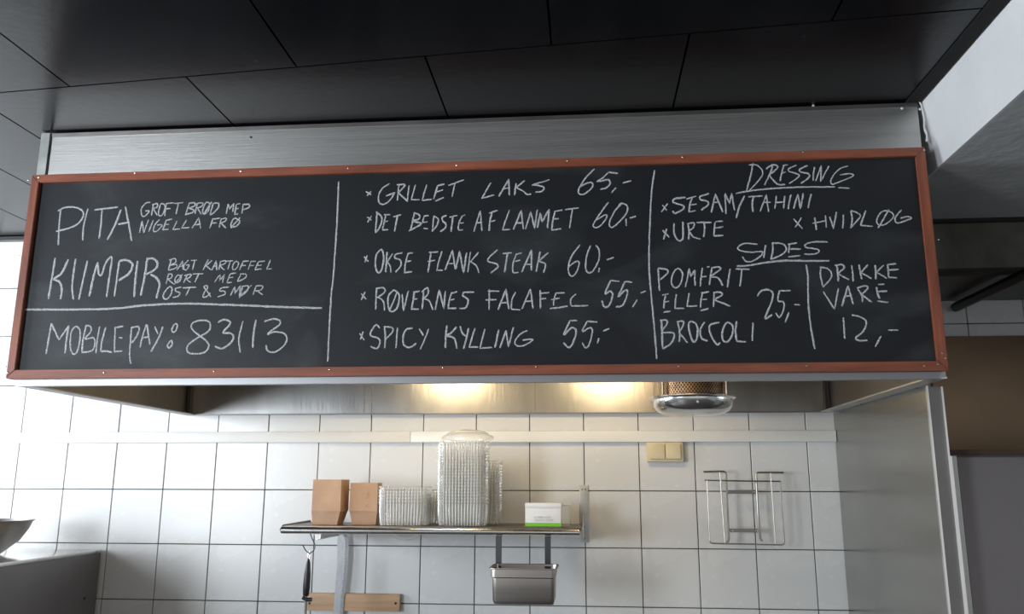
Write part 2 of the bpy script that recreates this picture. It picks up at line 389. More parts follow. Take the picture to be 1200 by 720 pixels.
def ridge(bm, P, wid):
    # resample so the line can wander a little like a hand-held stick
    Q = []
    for a, b in zip(P, P[1:]):
        n = max(1, int((b-a).length/.006))
        for k in range(n): Q.append(a.lerp(b, k/n))
    Q.append(P[-1]); n = len(Q); rows = []
    k0 = wid*random.uniform(.88, 1.12)
    for i, p in enumerate(Q):
        d = (Q[min(i+1, n-1)]-Q[max(i-1, 0)]); d.normalize(); s = Vector((-d.z, 0, d.x))
        h = k0*random.uniform(.82, 1.15)*(.75 if i in (0, n-1) else 1)
        j = s*random.uniform(-.0004, .0004)
        rows.append([bm.verts.new(p+j-s*h+Vector((0, -.00008, 0))), bm.verts.new(p+j+Vector((0, -.0007, 0))), bm.verts.new(p+j+s*h+Vector((0, -.00008, 0)))])
    for A, Bq in zip(rows, rows[1:]):
        bm.faces.new((A[0], A[1], Bq[1], Bq[0])); bm.faces.new((A[1], A[2], Bq[2], Bq[1]))
chalk([(50, 220, 6, '~128,150 118,250 110,405; ~108,165 150,142 215,137 270,155 288,190 262,240 200,280 95,308; ~318,148 295,240 285,300 282,372; 365,157 530,136; ~418,160 410,260 397,360; ~552,155 510,260 455,368; ~582,132 600,230 627,375; 530,258 612,243', .0026)])
chalk([(150, 220, 6, '~158,103 125,110 95,150 98,195 120,200 150,165 122,165; 178,118 165,198; ~170,120 205,112 205,135 178,150; 180,150 205,195; ~228,120 215,190 240,192 262,140 250,115 228,120; 270,112 258,200; 268,112 325,108; 265,150 300,146; 325,112 388,106; 355,110 338,188; 432,108 405,190; ~432,108 470,108 465,130 430,145 460,155 455,175 400,190; 488,110 472,185; ~488,110 525,108 520,130 485,145; 490,145 515,188; ~545,110 528,150 530,185 560,170 575,120 560,103 545,110; 590,100 530,190; 600,110 578,190; ~600,110 635,110 635,140 600,180 575,192; 690,185 705,115; 705,115 715,150 745,110; 745,110 738,170; 762,118 750,190; 762,118 790,112; 757,150 778,147; 750,190 775,185; 810,120 800,182; ~805,120 850,118 850,140 805,155; 82,318 100,235; 100,235 112,318; 112,318 145,225; 178,230 145,310; ~222,225 190,260 180,305 205,305 240,265 205,262; 270,230 245,298; 268,230 310,222; 260,262 290,258; 245,298 285,292; 345,235 315,295 365,290; 412,228 378,285 432,280; 450,285 498,212 510,288; 470,262 512,255; 598,220 575,285; 590,222 650,215; 590,250 625,247; 655,222 642,282; ~655,222 690,215 685,235 650,250; 655,250 690,285; ~750,215 725,255 735,278 770,265 785,235 750,215; 790,210 722,285', .0019)])
chalk([(40, 290, 6, '~148,75 130,190 100,365; ~240,85 195,180 140,222 175,240 195,290 185,365; ~292,80 275,200 268,290 278,368; ~375,95 345,230 315,368; ~448,105 420,200 388,345; ~448,105 455,185 475,192 500,120 530,75 548,75 538,150 510,350; ~600,95 585,200 565,345; ~600,95 650,90 692,120 670,180 595,235; ~728,95 715,200 703,350; ~795,85 780,190 750,340; ~790,80 840,80 868,115 850,155 790,190; ~820,190 860,215 882,260 860,360', .0028)])
chalk([(180, 290, 6, '125,85 105,160; ~110,90 150,80 155,105 120,125 160,120 158,145 105,162; 165,160 205,95 208,158; 178,135 208,130; ~245,90 215,125 215,155 235,155 250,125 228,125; 262,92 305,92; 290,92 275,158; 385,85 348,160; 410,92 370,130 405,160; 410,160 440,95 445,160; 420,135 445,130; 470,100 458,158; ~470,100 508,95 500,115 462,130; 465,128 498,160; 510,98 560,95; 540,97 522,155; ~575,100 555,135 560,158 585,145 598,110 575,100; 630,100 605,160; 628,100 668,96; 615,130 648,127; 685,100 665,158; 682,100 720,98; 672,130 705,127; 738,100 712,158; 738,100 782,97; 725,128 760,125; 712,158 760,152; 822,88 795,155 830,150; 105,190 88,258; ~100,190 128,190 125,215 95,225; 100,225 145,262; ~170,195 150,225 160,248 185,235 195,205 170,195; 205,188 145,262; 235,200 210,250; ~215,200 262,190 255,210 225,225; 230,225 262,248; 275,188 350,185; 318,188 290,245; 428,245 468,190 465,235 498,190 485,250; 540,185 515,250; 540,187 580,180; 530,215 560,210; 515,250 550,245; 612,190 590,240; ~608,188 650,190 645,215 590,242; ~108,280 75,320 70,355 95,362 125,325 128,285 108,280; ~195,280 155,290 160,310 185,320 170,345 135,352; 205,285 300,280; 255,284 228,340; ~405,350 370,300 355,280 372,268 380,285 355,320 350,350 375,345 400,320; ~530,280 480,285 465,305 500,310 500,330 450,350; 540,340 572,275 572,325 610,270 602,345; 625,275 608,345; ~620,275 665,272 655,310 605,348; 690,265 600,355; 720,275 700,335; ~718,272 765,272 755,300 710,308; 725,305 768,335', .0018)])
chalk([(0, 200, 3, '~88,489 200,489 330,488 420,484 500,475 600,469 700,469 850,474 1000,480 1132,484', .0027)], 'chalk_line')
chalk([(40, 340, 6, '~122,235 105,330 85,450; 122,235 175,350 245,252; ~245,252 228,350 218,445; ~290,258 262,300 255,400 275,450 305,430 325,330 318,275 290,258; ~365,255 345,350 338,435; ~360,250 395,255 400,290 360,345 415,335 428,370 410,425 335,440; ~462,258 445,350 435,445; ~505,262 480,350 468,432; 468,432 515,430 548,440; ~572,258 568,340 565,440; 578,265 628,255; 595,335 622,337; 565,434 620,430; ~685,258 680,350 672,450 680,520; ~685,262 738,262 725,320 685,375; ~790,242 765,320 745,405; ~795,242 805,320 815,385; 768,335 810,330; 850,258 872,310; ~905,258 880,330 822,435; ~990,240 970,275 978,298 1000,280 1008,245 990,240; ~960,358 938,390 950,408 970,385 970,362 960,358', .0023), (190, 340, 6, '~207,245 235,222 290,213 330,225 340,262 320,295 270,325 195,375 175,410 185,440 235,450 300,438 328,400 320,370 270,325 215,280 207,245; ~393,228 430,210 472,218 475,245 430,300 485,305 502,335 480,375 420,412 372,395; ~568,220 548,300 540,360 550,440; ~660,210 645,300 637,408; ~718,222 780,205 828,215 825,245 770,285 742,312 790,295 855,305 878,345 850,400 785,438 740,425 732,388', .0024)])
chalk([(0, 0, 1, '~397,213 395,260 391,320 388,350 384,424', .0024)], 'chalk_line')
chalk([(410, 190, 6, '115,208 150,230; 150,205 122,238; ~280,152 235,180 205,225 205,280 235,298 275,275 318,215; 255,238 318,215; ~345,155 340,210 335,270; ~330,160 382,158 380,175 340,215; 340,215 405,275; ~418,165 410,220 405,280; 462,160 432,265 490,265; 540,160 508,270 575,262; 618,165 590,262; 612,168 665,155; 598,215 655,195; 600,275 660,250; 692,165 803,125; 740,150 718,245'), (560, 190, 6, '92,145 28,255 115,232; 148,242 218,120 222,235; 170,190 225,180; 268,150 258,235; 330,130 270,180; ~270,180 320,205 345,228 375,225; 503,125 380,162; ~380,162 430,165 465,180 450,205 405,213; ~820,48 760,110 710,190 715,225 755,222 805,175 800,145 765,150 715,175; 985,80 920,72; 920,72 880,110 835,140; ~850,138 915,125 930,150 905,180 860,192; 970,180 938,218; 1018,148 1078,132')])
chalk([(410, 190, 6, '122,385 152,410; 152,380 125,425; 192,350 180,500; ~185,350 225,390 215,450 180,500; 255,368 230,475; 240,370 285,372; 240,420 268,415; 228,478 270,475; 305,385 360,370; 335,380 315,488; 455,355 428,480; ~450,355 490,375 485,400 445,415 498,430 490,445 415,485; 520,385 512,430; 520,382 555,375; 515,425 545,420; 518,465 550,470; 590,380 580,490; ~588,378 620,400 615,440 578,490; ~680,375 650,390 655,415 675,435 670,465 635,490; 700,388 755,375; 725,385 712,490; ~790,380 768,430 765,475 795,478; 785,385 810,370; 775,430 800,428; 872,490 918,342 930,485; 890,430 932,422; ~1000,350 985,420 980,485; 978,360 1038,340; 990,420 1022,410'), (560, 190, 6, '222,338 173,477; 173,477 228,474; 250,475 305,340 320,472; 270,430 318,428; 335,472 372,350 400,468 418,335; 418,462 440,360 452,420 502,332 490,465; ~545,345 530,400 520,475; 535,348 595,338; 535,400 570,398; 518,478 585,470; 612,335 710,322; 665,335 645,465; ~918,282 855,370 812,440 830,462 870,440 905,390 895,372 830,410; ~1010,295 960,350 925,430 940,460 985,430 1045,360 1050,310 1010,290 985,315; 1042,400 1045,450; 1068,395 1110,380')])
chalk([(410, 280, 6, '100,125 130,160; 122,118 105,165; ~215,78 185,120 182,200 200,238 225,215 238,140 230,85 215,78; 262,92 252,235; 300,105 262,165; ~265,165 285,195 290,238; ~370,98 325,110 318,135 355,150 358,190 320,235; ~412,100 392,170 385,232; 405,105 445,98; 395,162 432,155; 380,238 438,232; 572,90 550,235; 555,95 622,92; 548,160 600,150; 648,88 628,150 612,222 655,222; 670,220 722,82 742,215; 692,175 735,172; 745,215 772,88 800,240 822,98; 848,92 830,235; 905,95 845,165; ~850,160 890,190 908,240'), (560, 280, 6, '~138,78 80,130 75,160 130,175 140,200 90,240; 175,105 238,98; 210,102 188,235; ~272,105 250,170 248,235 285,235; 265,110 310,98; 260,160 298,150; 308,235 378,80 378,222; 330,182 378,178; 438,90 410,232; 495,98 425,160; ~430,158 475,180 462,240; ~718,42 660,120 637,200 645,250 670,262 700,220 712,165 690,160 640,195; ~792,48 765,120 758,200 775,238 810,225 850,150 852,80 830,45; 855,205 848,235; 905,148 955,132')])
chalk([(410, 280, 6, '80,385 115,425; 108,372 80,432; 188,345 182,500; ~182,350 235,345 245,375 185,420; ~200,410 235,440 245,505; ~300,368 270,410 275,490 300,512 335,480 348,400 320,365 300,368; 335,370 280,505; 368,390 378,508 412,365; 455,372 435,495; 445,375 492,368; 442,425 475,422; 430,495 485,495; ~520,370 515,430 508,495; ~505,375 545,345 550,385 515,425; ~520,420 560,440 585,500; 600,500 628,360 662,490 672,368; ~718,375 700,430 692,488; 712,385 755,372; 700,432 735,425; 688,490 750,488; 875,375 800,375; ~800,375 795,400 832,430 815,485 770,490'), (560, 280, 6, '80,355 80,500; 70,368 152,368; 55,430 130,428; 142,500 198,355 218,495; 160,452 215,448; ~265,375 240,430 235,495; 235,495 298,500; 310,495 370,352 388,490; 328,440 388,438; 438,360 440,490; 432,385 502,378; 435,425 480,418; ~550,378 535,430 532,470; 548,382 610,380; 515,428 575,418; 505,492 632,475; ~690,388 655,425 655,470; 655,472 775,470; 995,300 935,292; ~935,292 895,385 930,368 948,395 925,465 890,480 872,435; 1085,305 1035,302; 1035,302 985,410; ~985,410 1040,360 1052,385 1020,465 970,480; 1120,430 1088,482; 1145,382 1180,368')])
chalk([(410, 340, 6, '68,305 102,352; 95,292 75,350; ~210,268 185,245 150,290 148,320 200,340 212,370 190,412 145,398; ~245,260 250,330 245,410; ~240,258 295,265 300,295 248,350; ~335,265 330,330 325,410; ~440,268 395,280 375,330 380,385 420,405 468,375; 488,272 518,320; ~555,272 530,340 495,418; ~682,248 675,330 672,408; ~750,260 715,300 680,322 735,340 752,412; ~775,255 790,300 815,325; ~835,268 820,340 800,415; 880,268 840,402 905,402; 950,275 915,410 1000,405; ~1048,280 1035,340 1020,405; ~1098,285 1080,340 1055,408; 1098,285 1115,400 1150,262'), (560, 330, 6, '~348,345 300,370 262,420 275,452 325,450 388,412 350,408 315,415; 698,275 648,275; ~648,275 605,375 660,325 692,350 670,430 640,465 602,430; 840,285 770,280; ~770,280 735,352 790,325 805,360 780,450 755,465 735,430; 852,400 840,435; 880,350 925,332')])
chalk([(0, 0, 1, '~767.2,199.7 763.3,230 760.8,290 761.3,323 765.8,373 769,410 769.5,421', .0023)], 'chalk_line')
chalk([(750, 180, 6, '~795,70 780,150 750,262; ~765,80 820,82 860,120 850,170 760,270; ~935,80 915,140 875,222; ~885,110 930,80 960,85 965,105 910,150; ~905,150 950,200 975,218 1020,218', .0019), (880, 180, 6, '~232,80 218,130 205,195; 225,85 260,80; 215,140 245,130; ~320,82 270,105 268,125 330,145 335,165 268,212; ~398,85 345,110 350,130 400,140 410,165 352,212; ~448,95 440,140 438,190; 455,195 495,85 490,198 548,88; ~682,88 620,110 565,180 570,215 610,205 718,158 690,142 625,152; ~-108,280 0,262 100,250 250,240 400,235 590,235; 612,240 692,245', .0019)])
chalk([(750, 180, 6, '150,412 195,352; 158,362 188,400; ~320,308 245,318 238,345 300,365 305,390 250,420 228,405; ~368,312 350,360 345,415; 325,322 395,300; 355,362 398,355; 345,412 392,402; ~485,282 425,302 428,325 470,335 480,360 430,398; 502,415 530,285 583,412; 515,345 560,340; 605,425 598,282 630,352 645,280 665,400; 735,298 700,370 675,455; 760,305 862,298; ~800,302 790,350 795,412; 845,408 888,290 905,412; 868,345 920,342'), (880, 180, 6, '180,298 168,388; 238,298 230,388; 172,345 232,340; ~282,290 270,340 262,392; 300,388 330,285 348,390 368,280; ~425,285 412,330 402,385')])
chalk([(750, 180, 6, '160,540 205,590; 188,530 165,605; ~240,490 240,560 270,612 300,600 302,530 302,480; ~338,495 345,550 342,605; ~330,495 380,488 375,520 345,545; 345,545 375,590 425,602; 398,485 502,485; ~450,485 455,530 448,588; 528,485 520,580; 530,480 582,475; 525,525 585,515; 520,580 585,575')])
chalk([(880, 180, 6, '300,460 362,528; 355,452 312,520; ~448,450 455,490 460,538; 432,492 530,472; ~522,435 528,480 530,522; 555,445 580,530 602,412; ~650,430 650,480 645,528; ~702,405 712,460 705,520; ~700,400 755,420 765,450 700,525; ~808,402 790,450 770,505; 770,505 855,512; ~930,405 890,450 890,495 940,500 1000,450 990,415 930,405; 970,395 895,525; ~1058,398 1015,450 1025,488 1070,480 1128,455 1095,445 1050,455', .0019)])
chalk([(750, 290, 6, '~825,-22 740,-28 692,-5 700,20 780,35 855,30 850,60 790,98 745,98 720,65; ~885,-15 878,20 872,75; ~932,-35 935,20 920,85; ~930,-30 1000,-25 1030,10 1000,50 920,85', .0019), (880, 180, 6, '270,635 265,700; 258,640 325,628; 265,672 350,672; 262,728 345,718; ~540,622 440,622 385,640 390,660 470,675 475,695 440,708 375,708', .0019), (750, 290, 6, '~680,132 760,128 860,110 1000,95 1150,95 1330,95', .0024)])
chalk([(750, 290, 6, '~128,148 132,220 138,305; ~125,148 185,155 195,180 140,230; ~262,150 230,190 222,250 245,285 280,265 300,200 290,165 262,150; ~345,150 335,210 318,280; 345,150 358,205 385,160; ~388,160 385,210 390,272; ~440,145 430,210 425,275; 470,140 490,135; 430,208 468,205; ~505,150 495,205 488,265; ~500,145 550,138 565,155 500,205 550,215 582,270; ~635,152 625,210 615,282; 672,152 770,155; ~715,155 712,210 702,275; ~180,340 170,390 168,430; 155,335 200,328; 168,385 205,380; 165,458 215,448; 255,330 245,430 310,430; 345,322 332,415 402,412; ~440,320 430,370 425,425; 430,322 485,312; 440,368 470,365; 425,445 482,432; ~520,320 520,370 515,420; ~515,320 560,315 578,335 530,368 590,395 635,415; ~150,510 155,600 160,712; ~140,515 185,512 190,540 155,595 230,600 240,630 215,680 160,715; ~265,520 280,600 275,665; ~258,525 300,520 305,545 275,600; 275,600 335,672; ~345,530 350,600 375,665 400,640 405,570 385,530 345,530; ~455,525 425,580 435,640 475,658; ~558,528 490,550 500,620 540,682 565,672; ~610,530 580,590 582,650 615,665 650,610 650,550 610,530; ~680,520 672,590 680,660; 680,660 745,665; ~795,530 792,600 790,658')])
chalk([(750, 290, 6, '~825,345 855,305 910,300 935,330 920,400 880,498 930,475; 1060,305 980,305; ~980,305 970,375 1010,385 1010,440 980,492 955,460; 1048,458 1022,528; 1085,403 1125,405')])
chalk([(900, 290, 6, '~268,122 280,200 285,400 300,550 330,715', .002)], 'chalk_line')
chalk([(900, 290, 6, '~370,138 370,200 385,270; ~365,140 420,150 448,190 430,235 385,280; ~485,130 492,190 495,240; ~468,128 520,122 535,145 490,185; 490,185 570,228; ~588,125 595,180 600,240; ~640,122 650,180 660,225; 702,122 655,178 728,220; ~755,125 758,180 758,225; 815,125 762,175 835,218; ~842,118 845,165 850,215; 845,122 900,115; 845,160 918,155; 848,212 908,215; 388,310 468,435 495,288; 520,415 562,270 600,400; 540,345 590,340; ~630,290 660,340 665,385; ~625,288 685,270 700,290 655,335; 660,335 730,385; ~762,280 770,320 785,362; 775,262 818,258; 770,312 838,308; 768,378 845,388; ~530,492 535,560 540,645; ~588,475 650,490 692,525 670,590 618,635 640,655 700,655; 795,625 755,700; 845,582 915,582')])
# ================================================================== WALL FITTINGS
tr = thing('cable_trunking', (1.3, -.012, 1.77), 'long white cable trunking running level across the tiled wall under the hood', 'trunking')
zz = (1.7515, 1.7915)
box('trunking_length', (-1.2, -.022, zz[0]), (1.555, -.0015, zz[1]), MT['white'], tr, bev=.002)
box('trunking_length', (1.5562, -.022, zz[0]), (3.0985, -.0015, zz[1]), MT['white'], tr, bev=.002)
sw = thing('light_switch', (2.492, -.01, 1.72), 'yellowed double rocker switch on the tiles under the white trunking', 'switch')
box('back_box', (2.427, -.028, 1.680), (2.557, -.0015, 1.7505), MT['cream'], sw, bev=.005)
box('rocker', (2.438, -.037, 1.690), (2.4905, -.026, 1.743), MT['cream'], sw, bev=.003)
box('rocker', (2.4935, -.037, 1.690), (2.547, -.026, 1.743), MT['cream'], sw, bev=.003)
# wire rack: traced at the wall, standing 10 cm out
rk = thing('wire_rack', (2.76, -.005, 1.41), 'empty chromed wire rack screwed to the tiles beside the steel partition', 'wire rack')
def rp(x, y, Y=-.09): return at(815+x/6.54, 540+y/6.54, 1, Y)
wr = .0026
def wire(pts, r=wr): tube('wire', pts, r, MT['wire'], rk)
def cwire(P, Y, r=wr): wire([rp(x, y, Y) for x, y in P], r)
# outer U of the lower basket (front), with both uprights
cwire([(88, 152), (95, 300), (108, 610), (114, 628), (130, 636), (400, 642), (660, 648), (678, 640), (682, 625), (665, 400), (650, 160)], -.085)
wire([rp(70, 152, -.085), rp(88, 152, -.085), rp(430, 158, -.085), rp(608, 160, -.085), rp(655, 160, -.085)])
cwire([(62, 88), (100, 86), (215, 84), (230, 90), (236, 110), (246, 380), (256, 600), (252, 618), (238, 628)], -.055, .0035)
cwire([(675, 93), (560, 92), (480, 92), (468, 98), (466, 115), (480, 400), (498, 600), (512, 618)], -.055, .0035)
cwire([(188, 90), (200, 300), (226, 634)], -.088)
cwire([(575, 96), (590, 300), (612, 640)], -.088)
for x, y in ((105, 87), (655, 93)): wire([rp(x, y, -.055), rp(x, y, -.004)])
for x, y in ((150, 153), (560, 159)): wire([rp(x, y, -.085), rp(x, y, -.057)])
for y0, y1, xa, xb in ((226, 256, 244, 462), (522, 552, 264, 480)):
    a = rp(xa, y0, -.052); b = rp(xb, y1, -.052)
    bx_ = box('cross_plate', (a.x, -.054, b.z), (b.x, -.050, a.z), MT['steel_dark'], rk)
    for x in (a.x+.006, b.x-.006):
        tube('spacer', [(x, -.051, (a.z+b.z)/2), (x, -.0015, (a.z+b.z)/2)], .004, MT['steel_dark'], bx_)
        screw((x, -.0555, (a.z+b.z)/2), bx_, MT['bright'], .004)
# ================================================================== SHELF
ZS = 1.462
sh = thing('wall_shelf', (1.7, -.16, 1.45), 'narrow steel wall shelf with a round front rail on the tiled wall', 'shelf')
box('shelf_board', (1.196, -.315, ZS-.010), (2.188, -.035, ZS), MT['shelf'], sh, bev=.001)
tube('rail', [(1.192, -.322, ZS-.014), (1.90, -.322, ZS-.014)], .0115, MT['bright'], sh, 16)
tube('rail', [(1.9005, -.322, ZS-.0143), (2.183, -.322, ZS-.0143)], .0105, MT['bright'], sh, 16)
tube('edge_rod', [(1.190, -.322, ZS-.014), (1.190, -.30, ZS-.002), (1.192, -.035, ZS+.002)], .005, MT['dark'], sh)
wpl = box('wall_plate', (2.181, -.006, 1.396), (2.213, -.0012, 1.597), MT['steel'], sh, bev=.001)
quadbox('bracket_arm', [(2.193, -.006, 1.404), (2.193, -.315, 1.438), (2.193, -.315, 1.462), (2.193, -.006, 1.50)], (.003, 0, 0), MT['steel'], sh)
box('wall_plate', (1.268, -.006, 1.455), (1.300, -.0012, 1.597), MT['steel'], sh, bev=.001)
quadbox('bracket_arm', [(1.289, -.298, 1.4515), (1.322, -.298, 1.4515), (1.319, -.298, 1.420), (1.304, -.298, 1.414)], (0, .25, 0), MT['steel'], sh)
for x, z in ((2.190, 1.582), (2.203, 1.582), (2.197, 1.45), (2.197, 1.408)): screw((x, -.0068, z), wpl, MT['steel_dark'], .0035)
# --- kraft boxes
def kraft(x0, x1, yc, top, nm, ang, dx, w2):
    t = thing('takeaway_box', ((x0+x1)/2, yc, ZS), nm, 'takeaway box')
    bm = bmesh.new(); w = (x1-x0)/2; dd = .045
    cx = (x0+x1)/2
    def ring(z, sx, sy, bulge=0, y=0, ox=0):
        o = []
        for ax, ay in ((-1, -1), (0, -1), (1, -1), (1, 0), (1, 1), (0, 1), (-1, 1), (-1, 0)):
            b = 1+bulge*(1 if ax == 0 or ay == 0 else 0)
            o.append(bm.verts.new(Vector((ox+ax*sx*b*math.cos(ang)-ay*sy*b*math.sin(ang)+cx, ax*sx*b*math.sin(ang)+ay*sy*b*math.cos(ang)+yc, z))))
        return o
    H = top-ZS
    rs = [ring(ZS+.0005, w*w2, dd*.7, .0, ox=dx), ring(ZS+.045, w*.99, dd*.96, .02, ox=dx*.2), ring(ZS+.0455, w, dd, .02), ring(ZS+H, w*.99, dd, -.03)]
    rs2 = [ring(ZS+H, w*.97, dd*.97, -.03), ring(ZS+.05, w*.97, dd*.97)]
    allr = rs+rs2
    for A, Bq in zip(allr, allr[1:]):
        for k in range(8): bm.faces.new((A[k], A[(k+1) % 8], Bq[(k+1) % 8], Bq[k]))
    bm.faces.new(rs[0]); bm.faces.new(rs2[-1])
    loc_in(t, from_bm('carton', bm, MT['kraft'], t))
    return t
kraft(1.273, 1.374, -.22, 1.614, 'brown kraft takeaway box, left of the two, flat-fronted with a dark side', -.03, -.007, .86)
k2 = kraft(1.395, 1.490, -.20, 1.603, 'brown kraft takeaway box, right of the two, beside the clear tubs', .08, .002, .84)
bm = bmesh.new()
for a, b in (((428, 574), (431, 582)), ((431, 574), (428, 583)), ((427, 587), (432, 586)), ((432, 590), (427, 593)), ((427, 593), (432, 596)), ((431, 579), (427, 586))):
    add_tube(bm, [at(*a, 1, -.2462), at(*b, 1, -.2466)], .0007, 4)
loc_in(k2, from_bm('stamped_mark', bm, MT['kraft_mark'], k2))
# --- ribbed clear tubs
def tub_mesh():
    bm = bmesh.new(); n = 192; hx, hy, r = .083, .060, .030; rings = []
    seg = [2*(hx-r), math.pi*r/2, 2*(hy-r), math.pi*r/2]*2; per = sum(seg)
    base = []
    for k in range(n):
        t = per*k/n; q = 0
        while t > seg[q]: t -= seg[q]; q += 1
        cx_, cy2 = [(hx-r, -hy+r), (hx-r, hy-r), (-hx+r, hy-r), (-hx+r, -hy+r)][(q//2) % 4]
        if q % 2 == 0:
            nx, ny = [(0, -1), (1, 0), (0, 1), (-1, 0)][q//2]; dx, dy = [(1, 0), (0, 1), (-1, 0), (0, -1)][q//2]
            p = (cx_+nx*r-dx*(seg[q]-t), cy2+ny*r-dy*(seg[q]-t))
        else:
            a = math.radians(-90+90*(q//2))+t/r; nx, ny = math.cos(a), math.sin(a); p = (cx_+nx*r, cy2+ny*r)
        base.append((p, (nx, ny)))
    for z, s, rb in ((0, .78, 0), (.0, .90, .002), (.012, .925, .003), (.06, .952, .003), (.070, .965, .0), (.0705, 1.02, 0), (.076, 1.035, 0), (.0765, 1.0, 0)):
        rings.append([bm.verts.new((p[0]*s+nn[0]*rb*w_, p[1]*s+nn[1]*rb*w_, z+.001)) for (p, nn), w_ in ((base[k], (0, 1, 0, -1)[k % 4]) for k in range(n))])
    for A, Bq in zip(rings, rings[1:]):
        for k in range(n):
            f = bm.faces.new((A[k], A[(k+1) % n], Bq[(k+1) % n], Bq[k])); f.material_index = 1 if k % 4 < 2 and A is not rings[0] and Bq is not rings[-1] else 0
    bm.faces.new(rings[0])
    bmesh.ops.recalc_face_normals(bm, faces=bm.faces)
    me = D.meshes.new('clear_tub'); bm.to_mesh(me); bm.free(); me.materials.append(MT['plastic']); me.materials.append(MT['plastic_rib'])
    return me
TUB = tub_mesh()
NTH = 'topmost,second,third,fourth,fifth,sixth,seventh,eighth,ninth,tenth,eleventh,twelfth,thirteenth,fourteenth,fifteenth,sixteenth,seventeenth,eighteenth,nineteenth,twentieth,lowest'.split(',')
def ORD(k): return NTH[k]+('' if k in (0, 20) else ' from the top')
def stack(cx, cy_, n, dz, label, group):
    for k in range(n):
        o = link('clear_tub', TUB, None); o.location = (cx+random.uniform(-.0003, .0003), cy_+random.uniform(-.0003, .0003), ZS+.0006+k*dz)
        tag(o, label % ORD(n-1-k), 'plastic tub', group)
stack(1.589, -.232, 6, .0105, 'clear ribbed tub, %s, of the low stack beside kraft boxes', 'tubs of the low front stack')
stack(1.636, -.100, 5, .0105, 'clear ribbed tub, %s, of the half-hidden low stack by the wall', 'tubs of the low rear stack')
stack(1.789, -.232, 21, .0102, 'clear ribbed tub, %s, of the tall front stack mid-shelf', 'tubs of the tall front stack')
stack(1.822, -.100, 15, .0102, 'clear ribbed tub, %s, of the tall rear stack by the wall', 'tubs of the tall rear stack')
def lid(loc, rot, label, sc=(1, 1, 1)):
    o = lathe('food_cover', [(.0001, .022), (.045, .021), (.072, .014), (.080, .003), (.090, .002), (.091, -.002), (.086, -.003)], (0, 0, 0), MT['plastic'], None, thick=1)
    o.location = loc; o.rotation_euler = rot; o.scale = sc
    tag(o, label, 'cover')
lid((1.80, -.225, 1.757), (.30, .0, .1), 'clear domed plastic lid lying tilted on top of the tall tub stack', (1, .75, 1))
lid((1.547, -.0185, 1.488), (math.radians(88), 0, 0), 'clear round plastic lid dropped behind the shelf, its rim showing underneath')
# --- white and green card box with a clear box behind
cb = thing('card_box', (2.058, -.24, ZS), 'small white card box with a green base stripe at the right end of the shelf', 'card box')
X0, X1 = at(615.5, 600, 1, -.26).x, at(657.5, 600, 1, -.26).x
zt = at(630, 590.5, 1, -.26).z
box('carton', (X0, -.26, ZS+.0005), (X1, -.19, zt), MT['card'], cb, bev=.001)
box('lid_flap', (X0-.001, -.2625, zt-.012), (X1+.001, -.19, zt+.0015), MT['card'], cb, bev=.001)
box('green_stripe', (X0-.0004, -.2607, ZS+.0006), (X1+.0004, -.19, ZS+.0125), MT['green'], cb)
bm = bmesh.new()
x = X0+.034
for row, zrow in enumerate((ZS+.0275, ZS+.0185)):
    x = X0+.032
    for wlen in ((1, 4, 4), (6, 5))[row]:
        for k in range(wlen):
            z = zrow; hgt = .0048; w_ = .0034
            for q in random.sample([((0, 0), (0, 1)), ((0, 1), (1, 1)), ((1, 0), (1, 1)), ((0, .5), (1, .5)), ((0, 0), (1, 0))], 3):
                (a0, b0), (a1, b1) = q
                add_tube(bm, [(x+a0*w_, -.2612, z+b0*hgt), (x+a1*w_, -.2612, z+b1*hgt)], .00035, 4)
            x += .0052
        x += .005
loc_in(cb, from_bm('small_print', bm, MT['ink'], cb))
cl = thing('clear_box', (2.10, -.14, ZS), 'small clear plastic box standing behind the white and green card box', 'plastic box')
bm = bmesh.new(); add_box(bm, (2.040, -.178, ZS+.0005), (2.150, -.10, ZS+.066), .003)
loc_in(cl, from_bm('box_body', bm, MT['plastic'], cl))
box('box_lid', (2.036, -.182, ZS+.0665), (2.153, -.096, ZS+.0715), MT['plastic'], cl, bev=.001)
# --- hanging steel pan on two hooks
for k, (xa, xb) in enumerate(((581, 588), (638.5, 645.5))):
    a = at(xa, 640, 1, -.335).x; b = at(xb, 640, 1, -.335).x; xm = (a+b)/2
    bm = bmesh.new(); w_ = (b-a)/2
    path = [(-.300, ZS-.012), (-.303, ZS+.004), (-.322, ZS+.0035), (-.3375, ZS-.004), (-.339, ZS-.03), (-.339, 1.335), (-.340, 1.331), (-.352, 1.331), (-.356, 1.342)]
    path = [(-.339+.002, ZS-.026), (-.3385, ZS-.06), (-.339, 1.345), (-.339, 1.333), (-.352, 1.328), (-.3535, 1.344)]
    path = [(-.3105, ZS-.028), (-.322, ZS-.0288), (-.3365, ZS-.028)]+path[1:]
    pr = None
    for y, z in path:
        p = [bm.verts.new((xm-w_, y, z)), bm.verts.new((xm+w_, y, z)), bm.verts.new((xm+w_, y+.0022, z+.0004)), bm.verts.new((xm-w_, y+.0022, z+.0004))]
        if pr:
            for i in range(4): bm.faces.new((pr[i], pr[(i+1) % 4], p[(i+1) % 4], p[i]))
        pr = p
    o = from_bm('flat_hook', bm, MT['dark'])
    tag(o, ('flat dark steel hook holding the left side of the hanging pan', 'flat dark steel hook holding the right side of the hanging pan')[k], 'hook')
pn = thing('steel_pan', (2.0, -.42, 1.22), 'deep rectangular steel pan hanging from the shelf rail on two flat hooks', 'pan')
PY0, PY1 = -.50, -.3435      # front, back
rimz = at(612, 667, 1, PY0).z; bot = at(612, 709, 1, PY0+.012).z
fx0, fx1 = at(573.5, 669, 1, PY0).x, at(652, 669, 1, PY0).x
bm = bmesh.new()
